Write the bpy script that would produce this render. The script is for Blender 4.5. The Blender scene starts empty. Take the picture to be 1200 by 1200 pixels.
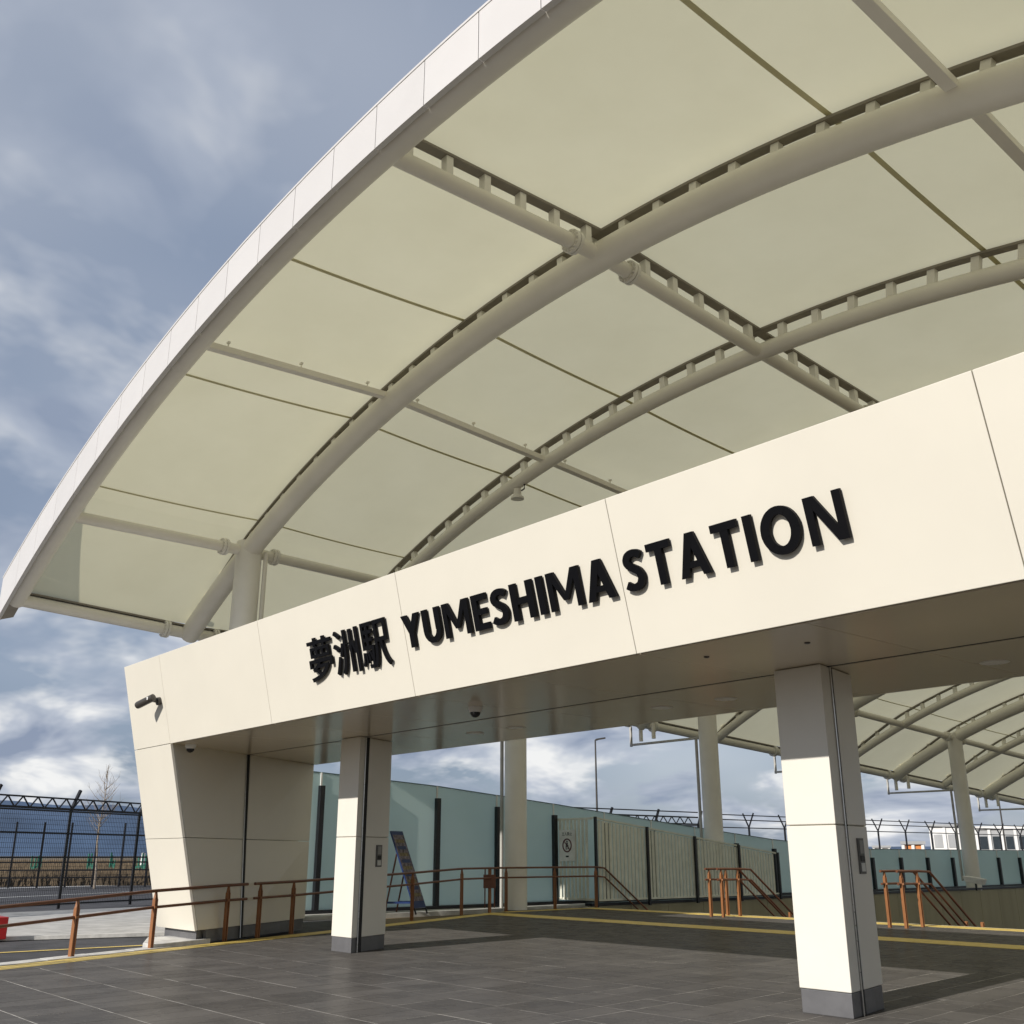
import bpy, bmesh, math, random
from mathutils import Vector, Matrix
random.seed(7)
R_ = math.radians
# ------------------------------------------------------------------ camera
FPX, PITCH, AZ, EYE = 1200.0, math.atan2(403, 1200.0), R_(40.6), 1.13
S = bpy.context.scene
FH = Vector((-math.cos(AZ), math.sin(AZ), 0)); RH = Vector((math.sin(AZ), math.cos(AZ), 0))
FW = FH*math.cos(PITCH) + Vector((0, 0, math.sin(PITCH)))
UP = -FH*math.sin(PITCH) + Vector((0, 0, math.cos(PITCH)))
CAM = Vector((0, 0, EYE))
cd = bpy.data.cameras.new('camera'); cam = bpy.data.objects.new('camera', cd)
S.collection.objects.link(cam); S.camera = cam
cd.sensor_width = 36; cd.lens = 36*FPX/1200.0; cd.clip_end = 20000; cd.clip_start = .05
m = Matrix((RH, UP, -FW)).transposed().to_4x4(); m.translation = CAM; cam.matrix_world = m
S.render.resolution_x = S.render.resolution_y = 1024

def ray(x, y): return ((x-600)*RH - (y-600)*UP + FPX*FW)
def at(x, y, z=0.0):            # pixel of the photo -> point on a level plane
    d = ray(x, y); return CAM + d*((z-EYE)/d.z)
def at_dist(x, y, D):           # pixel -> point at horizontal distance D
    d = ray(x, y); return CAM + d*(D/math.hypot(d.x, d.y))

# ------------------------------------------------------------------ world, sun, exposure
SUN_AZ, SUN_EL = R_(96.5), R_(27.3)
travel = Vector((math.cos(SUN_AZ)*math.cos(SUN_EL), math.sin(SUN_AZ)*math.cos(SUN_EL), -math.sin(SUN_EL)))
w = bpy.data.worlds.new('World'); S.world = w; w.use_nodes = True
nt = w.node_tree; nt.nodes.clear()
def N(t, **k):
    n = nt.nodes.new(t)
    for a, b in k.items(): setattr(n, a, b)
    return n
def L(a, b): nt.links.new(a, b)
def val(sock, v): sock.default_value = v
def math_node(op, a, b=None, clamp=False):
    n = N('ShaderNodeMath', operation=op, use_clamp=clamp)
    for i, v in enumerate((a, b)):
        if v is None: continue
        if isinstance(v, (int, float)): n.inputs[i].default_value = v
        else: L(v, n.inputs[i])
    return n.outputs[0]
def ramp(fac, stops):
    n = N('ShaderNodeValToRGB'); e = n.color_ramp.elements
    while len(e) > 1: e.remove(e[-1])
    e[0].position = stops[0][0]; e[0].color = (*stops[0][1], 1)
    for p, c in stops[1:]:
        q = e.new(p); q.color = (*c, 1)
    L(fac, n.inputs[0]); return n.outputs[0]
def mixc(fac, a, b):
    n = N('ShaderNodeMix', data_type='RGBA')
    if isinstance(fac, (int, float)): n.inputs[0].default_value = fac
    else: L(fac, n.inputs[0])
    for s, v in ((n.inputs[6], a), (n.inputs[7], b)):
        if isinstance(v, tuple): s.default_value = (*v, 1)
        else: L(v, s)
    return n.outputs[2]
sky = N('ShaderNodeTexSky', sky_type='NISHITA', sun_disc=False, sun_elevation=SUN_EL,
        sun_rotation=math.atan2(-travel.x, -travel.y), air_density=1.0, dust_density=1.2, ozone_density=2.0)
tc = N('ShaderNodeTexCoord'); sep = N('ShaderNodeSeparateXYZ'); L(tc.outputs['Generated'], sep.inputs[0])
zc = math_node('MAXIMUM', sep.outputs[2], 0.0)
den = math_node('ADD', zc, 0.30)
comb = N('ShaderNodeCombineXYZ'); L(math_node('DIVIDE', sep.outputs[0], den), comb.inputs[0]); L(math_node('DIVIDE', sep.outputs[1], den), comb.inputs[1])
def noise(vec, scale, detail, rough, dist=0.0, off=(0, 0, 0)):
    mp = N('ShaderNodeMapping'); mp.inputs['Location'].default_value = off; L(vec, mp.inputs[0])
    n = N('ShaderNodeTexNoise'); n.inputs['Scale'].default_value = scale; n.inputs['Detail'].default_value = detail
    n.inputs['Roughness'].default_value = rough; n.inputs['Distortion'].default_value = dist
    L(mp.outputs[0], n.inputs['Vector']); return n.outputs['Fac']
big = noise(comb.outputs[0], 0.9, 3, 0.5, 0.3, (3.1, 1.7, 0))
puff = noise(comb.outputs[0], 2.3, 5, 0.56, 0.15, (1.3, 4.2, 0))
wisp = noise(comb.outputs[0], 3.6, 4, 0.55, 0.3, (7.3, 0.4, 0))
SKYK = 10.0                                              # background strength is 0.1
def c10(r, g, b): return (r*SKYK, g*SKYK, b*SKYK)
# a grey-blue sheet of high cloud over a pale blue sky
sheet = ramp(big, [(0.32, c10(.18, .228, .33)), (0.50, c10(.285, .34, .445)), (0.68, c10(.44, .48, .56))])
base = mixc(0.80, sky.outputs[0], sheet)
# cumulus: bright tops, blue-grey undersides
pmask = ramp(puff, [(0.455, (0, 0, 0)), (0.535, (.75, .75, .75)), (0.62, (1, 1, 1))])
pcol = ramp(wisp, [(0.34, c10(.25, .30, .41)), (0.50, c10(.50, .54, .62)), (0.62, c10(.88, .88, .87))])
low = math_node('SUBTRACT', 1.0, math_node('MULTIPLY', zc, 1.75), True)    # clouds bank up towards the horizon
pm = math_node('MULTIPLY', pmask, math_node('ADD', math_node('MULTIPLY', low, 0.62), 0.38))
col = mixc(pm, base, pcol)
bg = N('ShaderNodeBackground'); L(col, bg.inputs[0]); bg.inputs[1].default_value = 0.10
wo = N('ShaderNodeOutputWorld'); L(bg.outputs[0], wo.inputs[0])
sd = bpy.data.lights.new('sun', 'SUN'); sd.energy = 4.2; sd.angle = R_(0.55); sd.color = (1.0, 0.945, 0.87)
sun = bpy.data.objects.new('sun', sd); S.collection.objects.link(sun)
sun.rotation_euler = travel.to_track_quat('-Z', 'Y').to_euler(); sun.location = (10, -20, 25)
vs = S.view_settings; vs.view_transform = 'Standard'; vs.look = 'None'; vs.exposure = 0.10; vs.gamma = 1.0
try: vs.use_curve_mapping = False
except Exception: pass

# ------------------------------------------------------------------ materials
MATS = {}
def mat(name, color, rough=0.5, metal=0.0, var=0.08, vscale=3.0, bump=0.0, bscale=60.0, spec=0.5, rnd=0.0, streak=False, rn=0.16):
    if name in MATS: return MATS[name]
    global nt
    m = bpy.data.materials.new(name); m.use_nodes = True; nt = m.node_tree; nt.nodes.clear()
    p = N('ShaderNodeBsdfPrincipled'); o = N('ShaderNodeOutputMaterial'); L(p.outputs[0], o.inputs[0])
    p.inputs['Roughness'].default_value = rough; p.inputs['Metallic'].default_value = metal
    p.inputs['Specular IOR Level'].default_value = spec
    g = N('ShaderNodeNewGeometry')
    pos = g.outputs['Position']
    if streak:
        mp = N('ShaderNodeMapping'); mp.inputs['Scale'].default_value = (1, 1, .08); L(pos, mp.inputs[0]); pos = mp.outputs[0]
    f = noise(pos, vscale, 3, 0.6)
    lo = tuple(c*(1-var*1.6) for c in color); hi = tuple(min(1, c*(1+var*1.6)) for c in color)
    c = ramp(f, [(0.3, lo), (0.7, hi)])
    if rnd:
        oi = N('ShaderNodeObjectInfo'); hs = N('ShaderNodeHueSaturation'); L(c, hs.inputs['Color'])
        v = math_node('ADD', math_node('MULTIPLY', oi.outputs['Random'], 2*rnd), 1-rnd); L(v, hs.inputs['Value']); c = hs.outputs[0]
    L(c, p.inputs['Base Color'])
    f2 = noise(pos, vscale*4.3, 2, 0.6)
    rr = math_node('ADD', math_node('MULTIPLY', f2, rn), rough-rn/2, True); L(rr, p.inputs['Roughness'])
    if bump:
        b = N('ShaderNodeBump'); b.inputs['Strength'].default_value = bump; b.inputs['Distance'].default_value = 0.01
        L(noise(g.outputs['Position'], bscale, 2, 0.6), b.inputs['Height']); L(b.outputs[0], p.inputs['Normal'])
    MATS[name] = m; return m
def tile_mat():                      # honed dark stone: a matt body with a faint polish
    global nt
    m = bpy.data.materials.new('dark_stone_tile'); m.use_nodes = True; nt = m.node_tree; nt.nodes.clear()
    o = N('ShaderNodeOutputMaterial'); g = N('ShaderNodeNewGeometry')
    f = noise(g.outputs['Position'], 2.2, 4, 0.65); f3 = noise(g.outputs['Position'], 38.0, 2, 0.6)
    c = ramp(f, [(0.28, (.094, .088, .083)), (0.72, (.138, .129, .119))])
    oi = N('ShaderNodeObjectInfo'); hs = N('ShaderNodeHueSaturation'); L(c, hs.inputs['Color'])
    v = math_node('ADD', math_node('MULTIPLY', oi.outputs['Random'], .26), .87)
    L(math_node('MULTIPLY', v, math_node('ADD', math_node('MULTIPLY', f3, .24), .88)), hs.inputs['Value'])
    d = N('ShaderNodeBsdfDiffuse'); L(hs.outputs[0], d.inputs[0])
    gl = N('ShaderNodeBsdfGlossy'); gl.inputs[0].default_value = (1, 1, 1, 1)
    L(math_node('ADD', math_node('MULTIPLY', f, .16), .20), gl.inputs['Roughness'])
    b = N('ShaderNodeBump'); b.inputs['Strength'].default_value = .05; b.inputs['Distance'].default_value = .01; L(f3, b.inputs['Height']); L(b.outputs[0], gl.inputs['Normal'])
    mx = N('ShaderNodeMixShader'); mx.inputs[0].default_value = .065; L(d.outputs[0], mx.inputs[1]); L(gl.outputs[0], mx.inputs[2])
    L(mx.outputs[0], o.inputs[0]); return m
def membrane_mat(name='membrane', k=1.0, tr=.5):
    global nt
    m = bpy.data.materials.new(name); m.use_nodes = True; nt = m.node_tree; nt.nodes.clear()
    o = N('ShaderNodeOutputMaterial'); g = N('ShaderNodeNewGeometry')
    f = noise(g.outputs['Position'], 0.7, 5, 0.6)
    c = ramp(f, [(0.3, (.765*k, .725*k, .51*k)), (0.7, (.815*k, .775*k, .555*k))])
    d = N('ShaderNodeBsdfDiffuse'); t = N('ShaderNodeBsdfTranslucent'); L(c, d.inputs[0]); L(c, t.inputs[0])
    mx = N('ShaderNodeMixShader'); mx.inputs[0].default_value = tr; L(d.outputs[0], mx.inputs[1]); L(t.outputs[0], mx.inputs[2])
    L(mx.outputs[0], o.inputs[0]); return m
def glass_mat():
    global nt
    m = bpy.data.materials.new('frosted_glass'); m.use_nodes = True; nt = m.node_tree; nt.nodes.clear()
    o = N('ShaderNodeOutputMaterial'); g = N('ShaderNodeNewGeometry')
    f = noise(g.outputs['Position'], 0.5, 4, 0.5)
    c = ramp(f, [(0.3, (.74, .84, .81)), (0.7, (.81, .90, .87))])
    p = N('ShaderNodeBsdfPrincipled'); L(c, p.inputs['Base Color']); p.inputs['Roughness'].default_value = 0.12
    t = N('ShaderNodeBsdfTranslucent'); L(c, t.inputs[0])
    tr = N('ShaderNodeBsdfTransparent'); tr.inputs[0].default_value = (.6, .85, .82, 1)
    mx = N('ShaderNodeMixShader'); mx.inputs[0].default_value = 0.62; L(p.outputs[0], mx.inputs[1]); L(t.outputs[0], mx.inputs[2])
    m2 = N('ShaderNodeMixShader'); m2.inputs[0].default_value = 0.12; L(mx.outputs[0], m2.inputs[1]); L(tr.outputs[0], m2.inputs[2])
    L(m2.outputs[0], o.inputs[0]); return m
CREAM = mat('cream_panel', (.735, .70, .605), .32, 0, .012, 1.2, .008, 3, .45, rn=.06)
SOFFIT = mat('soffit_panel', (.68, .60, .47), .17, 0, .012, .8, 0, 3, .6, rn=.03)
CORE = mat('joint_sealant', (.58, .55, .48), .8)
PILLAR = mat('pillar_panel', (.76, .735, .66), .38, 0, .015, 1.5, .01, 3, .45)
BASEB = mat('grey_baseboard', (.125, .125, .13), .45, 0, .08, 6)
STEEL = mat('stainless_steel', (.62, .61, .58), .3, 1.0, .05, 8)
DARK = mat('dark_groove', (.012, .012, .012), .6)
BLACK = mat('black_paint', (.010, .010, .013), .32, 0, .1, 4)
LETTER = mat('black_letter', (.003, .003, .004), .55, 0, .05, 4, spec=.12)
TUBE = mat('warm_grey_steel_paint', (.82, .79, .71), .42, 0, .03, 1.3, .01, 8)
TUBE2 = mat('light_grey_steel_paint', (.80, .78, .72), .4, 0, .03, 1.3)
RAIL_D = mat('dark_rail_strip', (.24, .215, .175), .55)
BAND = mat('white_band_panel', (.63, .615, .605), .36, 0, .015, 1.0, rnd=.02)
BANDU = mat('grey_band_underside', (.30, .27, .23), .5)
MEMB = membrane_mat(); SEAM = membrane_mat('membrane_seam', .86, .40); GLASS = glass_mat()
TILE = tile_mat()
GROUT = mat('pale_grout', (.60, .575, .53), .8, 0, .35, 3)
YELLOW = mat('yellow_tactile_paint', (.70, .52, .14), .55, 0, .1, 7, .2, 90)
BRONZE = mat('bronze_rail_paint', (.27, .115, .045), .42, .0, .08, 5)
BRONZED = mat('dark_bronze_tube', (.14, .052, .026), .38, .0, .08, 5)
LOUVRE = mat('pale_green_louvre', (.70, .71, .62), .5, 0, .06, 4)
CONC = mat('pale_concrete', (.46, .45, .43), .85, 0, .14, 2.5, .2, 40)
CONC2 = mat('kerb_concrete', (.58, .57, .54), .85, 0, .14, 5, .2, 40)
OLIVE = mat('olive_wall_panel', (.33, .30, .20), .7, 0, .07, 2, .05, 30, streak=True)
ASPH = mat('asphalt', (.055, .055, .06), .9, 0, .25, 1.6, .4, 120)
EARTH = mat('dry_earth', (.15, .115, .07), .95, 0, .3, .35, .4, 5)
WHITEP = mat('white_paint', (.78, .78, .76), .5)
REDP = mat('red_paint', (.42, .012, .014), .4)
BLUEP = mat('blue_board', (.014, .035, .13), .4)
GREENP = mat('green_mesh_guard', (.03, .18, .125), .7)
BARK = mat('pale_bark', (.30, .25, .20), .9, 0, .2, 9)
HILL = mat('haze_painted_hill', (.065, .11, .19), 1.0, 0, .15, .004)  # distance haze is painted into the base colour as blue
WHITEB = mat('white_cladding', (.72, .72, .71), .6, 0, .05, .4, streak=True)
GREYB = mat('grey_cladding', (.34, .35, .36), .6, 0, .08, .4, streak=True)
WINDOW = mat('dark_window', (.03, .04, .05), .12)
ORANGE = mat('orange_box', (.55, .20, .05), .6)
CAMG = mat('dark_grey_plastic', (.05, .045, .04), .4)
WHITEL = mat('white_lamp_glass', (.85, .84, .80), .3)
ROOFT = mat('gate_roof_sheet', (.45, .44, .42), .6)
GRASSM = mat('dry_grass', (.135, .10, .062), .95, 0, .45, .25)

# ------------------------------------------------------------------ object helpers
COL = S.collection
WL = {}                                  # world location of each created object
class MB:
    def __init__(s): s.v = []; s.f = []
    def add(s, vs, fs):
        b = len(s.v); s.v += [tuple(v) for v in vs]; s.f += [tuple(i+b for i in f) for f in fs]; return s
    def hexa(s, p):                      # p: 4 bottom (ccw), 4 top
        return s.add(p, [(3, 2, 1, 0), (4, 5, 6, 7), (0, 1, 5, 4), (1, 2, 6, 5), (2, 3, 7, 6), (3, 0, 4, 7)])
    def box(s, x0, x1, y0, y1, z0, z1):
        return s.hexa([(x0, y0, z0), (x1, y0, z0), (x1, y1, z0), (x0, y1, z0), (x0, y0, z1), (x1, y0, z1), (x1, y1, z1), (x0, y1, z1)])
    def prism(s, poly, z0, z1):
        n = len(poly)
        vs = [(*p, z0) for p in poly] + [(*p, z1) for p in poly]
        return s.add(vs, [tuple(range(n-1, -1, -1)), tuple(range(n, 2*n))] + [(i, (i+1) % n, n+(i+1) % n, n+i) for i in range(n)])
    def slab(s, q, nrm, t):              # quad q (4 pts) extruded by t along -nrm
        q = [Vector(p) for p in q]; n = Vector(nrm).normalized()*t
        return s.hexa([p-n for p in q] + q)
    def tube(s, pts, r, n=10, caps=True, up=Vector((0, 0, 1))):
        pts = [Vector(p) for p in pts]; b = len(s.v); k = len(pts)
        rs = r if isinstance(r, (list, tuple)) else [r]*k
        for i, p in enumerate(pts):
            t = (pts[min(i+1, k-1)] - pts[max(i-1, 0)]).normalized()
            u = up if abs(t.dot(up)) < .98 else Vector((1, 0, 0))
            a = t.cross(u).normalized(); c = t.cross(a)
            for j in range(n):
                w_ = 2*math.pi*j/n
                s.v.append(tuple(p + (a*math.cos(w_) + c*math.sin(w_))*rs[i]))
        for i in range(k-1):
            for j in range(n):
                s.f.append((b+i*n+j, b+i*n+(j+1) % n, b+(i+1)*n+(j+1) % n, b+(i+1)*n+j))
        if caps:
            s.f.append(tuple(b+j for j in range(n-1, -1, -1))); s.f.append(tuple(b+(k-1)*n+j for j in range(n)))
        return s
    def bar(s, a, b, wx, wy, up=(0, 0, 1)):     # rectangular bar from a to b
        a = Vector(a); b = Vector(b); t = (b-a).normalized(); u = Vector(up)
        if abs(t.dot(u)) > .98: u = Vector((0, 1, 0))
        x = t.cross(u).normalized()*wx/2; y = x.cross(t).normalized()*wy/2
        return s.hexa([a-x-y, a+x-y, a+x+y, a-x+y, b-x-y, b+x-y, b+x+y, b-x+y])
    def cyl(s, c, r, h, n=20, axis='z', r2=None):
        c = Vector(c); ax = {'x': Vector((1, 0, 0)), 'y': Vector((0, 1, 0)), 'z': Vector((0, 0, 1))}[axis] if isinstance(axis, str) else Vector(axis).normalized()
        return s.tube([c, c+ax*h], [r, r if r2 is None else r2], n)
    def mesh(s, name, m, center, smooth=False):
        me = bpy.data.meshes.new(name); me.from_pydata([(v[0]-center[0], v[1]-center[1], v[2]-center[2]) for v in s.v], [], s.f)
        bm = bmesh.new(); bm.from_mesh(me); bmesh.ops.recalc_face_normals(bm, faces=bm.faces); bm.to_mesh(me); bm.free()
        if m: me.materials.append(m)
        if smooth:
            me.polygons.foreach_set('use_smooth', [True]*len(me.polygons))
            try: me.set_sharp_from_angle(angle=R_(40))
            except Exception: pass
        return me
    def build(s, name, m, parent=None, smooth=False, bevel=0.0, kind=None, base=False):
        xs, ys, zs = zip(*s.v)
        c = Vector(((min(xs)+max(xs))/2, (min(ys)+max(ys))/2, min(zs) if base else (min(zs)+max(zs))/2))
        o = bpy.data.objects.new(name, s.mesh(name, m, c, smooth)); COL.objects.link(o)
        place(o, c, parent)
        if bevel:
            b = o.modifiers.new('bevel', 'BEVEL'); b.width = bevel; b.segments = 2; b.limit_method = 'ANGLE'
        if kind: o['kind'] = kind
        return o
def place(o, c, parent):
    WL[o.name] = Vector(c)
    if parent: o.parent = parent; o.location = Vector(c) - WL[parent.name]
    else: o.location = c
def inst(name, me, c, parent, rot=None):
    o = bpy.data.objects.new(name, me); COL.objects.link(o); place(o, c, parent)
    if rot is not None: o.rotation_euler = rot
    return o
def tag(o, label, cat, group=None):
    o['label'] = label; o['category'] = cat
    if group: o['group'] = group
    return o
def thing(name, loc, label, cat, group=None):
    o = bpy.data.objects.new(name, None); COL.objects.link(o); o.empty_display_size = .3; place(o, loc, None)
    return tag(o, label, cat, group)
def struct(o): o['kind'] = 'structure'; return o
def clip(poly, a, b, c):                 # keep a*x+b*y<=c
    out = []
    for i in range(len(poly)):
        p, q = poly[i], poly[(i+1) % len(poly)]
        dp, dq = a*p[0]+b*p[1]-c, a*q[0]+b*q[1]-c
        if dp <= 0: out.append(p)
        if dp*dq < 0:
            t = dp/(dp-dq); out.append((p[0]+t*(q[0]-p[0]), p[1]+t*(q[1]-p[1])))
    return out
def lerp(a, b, t): return a+(b-a)*t
def interp(x, xs, ys):
    if x <= xs[0]: return ys[0]
    for i in range(len(xs)-1):
        if x <= xs[i+1]: return lerp(ys[i], ys[i+1], (x-xs[i])/(xs[i+1]-xs[i]))
    return ys[-1]

# ================================================================== THE SETTING
# oblique left edge of the paved forecourt
ES = -0.459
def EX(Y): return -12.68 + ES*(Y-3.62)
ED = Vector((ES, 1, 0)).normalized(); EN = Vector((-1, ES, 0)).normalized()      # along / outwards
PIT_Y, PIT_X0, PIT_X1, PIT_END = 17.98, -18.15, 3.4, 62.0
XR, YF = 6.0, -6.0
def ground_sheet():
    mb = MB(); B = 6000
    # one sheet to the horizon with the stair opening left out
    xs = [-B, PIT_X0, PIT_X1, B]; ys = [-B, PIT_Y, PIT_END, B]
    for i in range(3):
        for j in range(3):
            if i == 1 and j == 1: continue
            mb.add([(xs[i], ys[j], -.06), (xs[i+1], ys[j], -.06), (xs[i+1], ys[j+1], -.06), (xs[i], ys[j+1], -.06)], [(0, 1, 2, 3)])
    return struct(mb.build('ground', EARTH))
ground_sheet()
def sheet_poly(name, pts, z, m): 
    mb = MB(); mb.prism([(p[0], p[1]) for p in pts], z-.03, z); return struct(mb.build(name, m))
# paved floor: grout bed, tiles on top
floor_poly = [(EX(YF)-.02, YF), (XR, YF), (XR, PIT_Y), (PIT_X0, PIT_Y), (-18.05, 15.4), (EX(15.0)-.02, 15.0)]
mb = MB(); mb.prism(floor_poly, -.05, -.0016); floor = struct(mb.build('floor', GROUT))
TX, TY, SH = 0.306, 0.612, -0.10
TW, TH, TG = TX, TY, 0.009
tme = MB().hexa([(TG/2, TG/2, -.02), (TW-TG/2, TG/2, -.02), (TW-TG/2+SH*TY, TH-TG/2, -.02), (TG/2+SH*TY, TH-TG/2, -.02),
                 (TG/2, TG/2, .0), (TW-TG/2, TG/2, .0), (TW-TG/2+SH*TY, TH-TG/2, .0), (TG/2+SH*TY, TH-TG/2, .0)])
shared = [tme.mesh('tile_%d' % k, TILE, (0, 0, 0)) for k in range(1)][0]
cand = []
ny0, ny1 = int((YF-3.9)/TY)-1, int((PIT_Y-3.9)/TY)+1
for j in range(ny0, ny1+1):
    y0 = 3.9 + j*TY
    for i in range(-80, 60):
        x0 = -4.30 + i*TX + SH*(y0-7.4)
        poly = [(x0+TG/2, y0+TG/2), (x0+TW-TG/2, y0+TG/2), (x0+TW-TG/2+SH*TY, y0+TH-TG/2), (x0+TG/2+SH*TY, y0+TH-TG/2)]
        full = list(poly)
        poly = clip(poly, -1, ES, -(EX(0)) + 0.0) if True else poly      # X >= EX(Y)
        poly = clip(poly, 1, 0, XR) if poly else poly
        poly = clip(poly, 0, 1, PIT_Y-.32) if poly else poly
        poly = clip(poly, -1, 0, -PIT_X0) if poly else poly
        poly = clip(poly, 0, -1, -YF) if poly else poly
        if len(poly) < 3: continue
        cx, cy = x0+TW/2, y0+TH/2
        d = Vector((cx, cy, 0))-CAM; dep = d.dot(FW); vis = False; px = py = 0
        if dep > 1:
            px = 600+1200*d.dot(RH)/dep; py = 600-1200*d.dot(UP)/dep
            vis = -30 < px < 1230 and py < 1230
        cand.append((dep if vis else 1e9, len(poly) == 4 and all(abs(a[0]-b[0])+abs(a[1]-b[1]) < 1e-6 for a, b in zip(poly, full)), x0, y0, poly))
cand.sort(key=lambda c: c[0])
rest = MB(); nt_ = 0
for dep, isfull, x0, y0, poly in cand:
    dz = random.uniform(-.0008, .0008)
    if isfull and dep < 1e8 and nt_ < 290:
        o = inst('tile', shared, (x0, y0, dz), floor); nt_ += 1
    else: rest.prism(poly, -.02, dz)
rest.build('tile_field', TILE, floor, kind='stuff')
# yellow tactile lines
def tactile(name, pts, wdt, z=.004):
    mb = MB()
    for a, b in zip(pts[:-1], pts[1:]):
        a = Vector((*a, 0)); b = Vector((*b, 0)); t = (b-a); n = int(t.length/.30)
        t = t.normalized(); s_ = Vector((t.y, -t.x, 0))*wdt/2
        for k in range(n):
            p = a+t*(k*.30+.002); q = a+t*((k+1)*.30-.002)
            mb.prism([(p-s_)[:2], (q-s_)[:2], (q+s_)[:2], (p+s_)[:2]], -.01, z+random.uniform(-.0006, .0006))
    return mb.build(name, YELLOW, floor, kind='stuff')
tactile('edge_line', [(EX(YF)+.16, YF), (EX(14.9)+.16, 14.9)], .30)
tactile('guide_line', [(-17.35, 14.42), (XR, 14.42)], .60)
tactile('stair_line', [(-17.9, 17.62), (XR, 17.62)], .45)
tactile('stair_approach_line', [(EX(14.9)+.10, 15.0), (-17.86, 17.5)], .24)
# kerb outside the edge line, apron, pavement, road
mb = MB()
k = -40
yy = YF
while yy < 6.0:
    y1 = min(yy+.6, 6.0)
    mb.prism([(EX(yy)-.30, yy+.004), (EX(yy)-.02, yy+.004), (EX(y1)-.02, y1-.004), (EX(y1)-.30, y1-.004)], -.06, .012+random.uniform(0, .004)); yy = y1
tag(mb.build('kerb', CONC2), 'pale concrete kerb along the edge of the dark tiled forecourt', 'kerb')
def G(x, y, z=0): p = at(x, y, z); return (p.x, p.y)
apron = [(EX(-20)-.3, -20), (EX(6.3)-.3, 6.3), (-15.4, 9.5), (-19.5, 12.5), (-19.6, 62), (-90, 62), (-90, -20)]
sheet_poly('apron_road', apron, -.035, ASPH)
pa, pb, pc, pd = G(0, 1100), G(185, 1094.5), G(178, 1062), G(0, 1069.5)
def ext(a, b, t): return (a[0]+(b[0]-a[0])*t, a[1]+(b[1]-a[1])*t)
sheet_poly('pavement', [ext(pa, pb, -1.5), ext(pa, pb, 1.6), ext(pd, pc, 1.6), ext(pd, pc, -1.5)], -.002, CONC)
mb = MB(); a, b = Vector((*ext(pa, pb, -1.5), 0)), Vector((*ext(pa, pb, 1.6), 0)); mb.bar(a+Vector((0, 0, .0)), b, .12, .05)
tag(mb.build('pavement_kerb', CONC2), 'thin pale kerb in front of the grey pavement by the wire fence', 'kerb')
def road_line(name, p, q, wdt, m=WHITEP, z=-.028):
    a = Vector((*G(*p), z)); b = Vector((*G(*q), z)); t = (b-a).normalized(); a = a-t*8; b = b+t*2; s_ = Vector((t.y, -t.x, 0))*wdt/2
    mb = MB(); mb.add([a-s_, b-s_, b+s_, a+s_], [(0, 1, 2, 3)]); return struct(mb.build(name, m))
road_line('yellow_road_line', (0, 1113.5), (160, 1105.5), .12, YELLOW)
road_line('white_road_line', (0, 1050.5), (170, 1043), .35)
road_line('white_road_line_far', (0, 1040), (180, 1035.5), .5)

# ------------------------------------------------------------------ stair opening
wall = thing('retaining_wall', (PIT_X0, 40, -6), 'olive panelled concrete wall of the stair opening below the glass screen', 'wall')
y = PIT_Y
while y < PIT_END-.1:
    y1 = min(y+1.35, PIT_END)
    MB().box(PIT_X0-.12, PIT_X0, y+.006, y1-.006, -6, .02).build('wall_panel', OLIVE, wall, bevel=.004); y = y1
MB().box(PIT_X0-.30, PIT_X0-.06, PIT_Y, PIT_END, -6, .0).build('wall_core', CORE, wall)
MB().box(PIT_X0-.20, PIT_X0+.03, PIT_Y, PIT_END, .025, .085).build('coping', BLACK, wall)
mb = MB(); mb.box(PIT_X1, PIT_X1+.2, PIT_Y, PIT_END, -6, -.065); mb.box(PIT_X0-.1, PIT_X1+.1, PIT_END, PIT_END+.2, -6, -.065); mb.box(PIT_X0, PIT_X1, PIT_Y-.2, PIT_Y-.01, -6, -.062)
tag(mb.build('shaft_wall', OLIVE), 'plain olive walls on the far sides of the sunken stair opening', 'wall')
mb = MB()
for k in range(26): mb.box(PIT_X0+.01, PIT_X1-.01, PIT_Y+.30*k, PIT_Y+.30*(k+1), -.2*(k+1)-.4, -.2*(k+1)+.02 if k else -.02)
mb.box(PIT_X0+.01, PIT_X1-.01, PIT_Y+7.8, PIT_END, -6, -5.3)
struct(mb.build('stairs', TILE))
# ledge between the stair wall and the glass screen
MB().box(-19.55, PIT_X0-.305, 9.3, PIT_END, -.058, .03).build('ledge', CONC)['kind'] = 'structure'

# ================================================================== ENTRANCE GATE
TILT = .25; ZS = 2.609; ZT = 3.81; YS = 5.835; YB = 9.12
def FY(z): return YS + TILT*(ZS-z)
FU = Vector((0, -TILT, 1)).normalized(); FN = Vector((0, -1, -TILT)).normalized()
def FP(x, z, out=0.0): return Vector((x, FY(z), z)) + FN*out
gate = thing('station_gate', (-8, 7.3, 0), 'wide cream panelled entrance gate with leaning front and two white pillars', 'gate')
XL, XI, XE = -15.39, -14.10, 3.6
JX = [XL, XI, -11.17, -8.26, -5.33, -2.35, .60, XE]
g_ = .0035
for a, b in zip(JX[:-1], JX[1:]):
    q = [FP(a+g_, ZS), FP(b-g_, ZS), FP(b-g_, ZT), FP(a+g_, ZT)]
    if a == XL: q = [FP(a, ZS+g_), FP(b-g_, ZS+g_), FP(b-g_, ZT), FP(a, ZT)]
    MB().slab(q, FN, .04).build('fascia_panel', CREAM, gate, bevel=.004)
# leg front
ZB = .165; ZJ = 1.36
for z0, z1 in ((ZB, ZJ-g_), (ZJ+g_, ZS-g_)):
    MB().slab([FP(XL, z0), FP(XI, z0), FP(XI, z1), FP(XL, z1)], FN, .04).build('leg_panel', CREAM, gate, bevel=.004)
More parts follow.
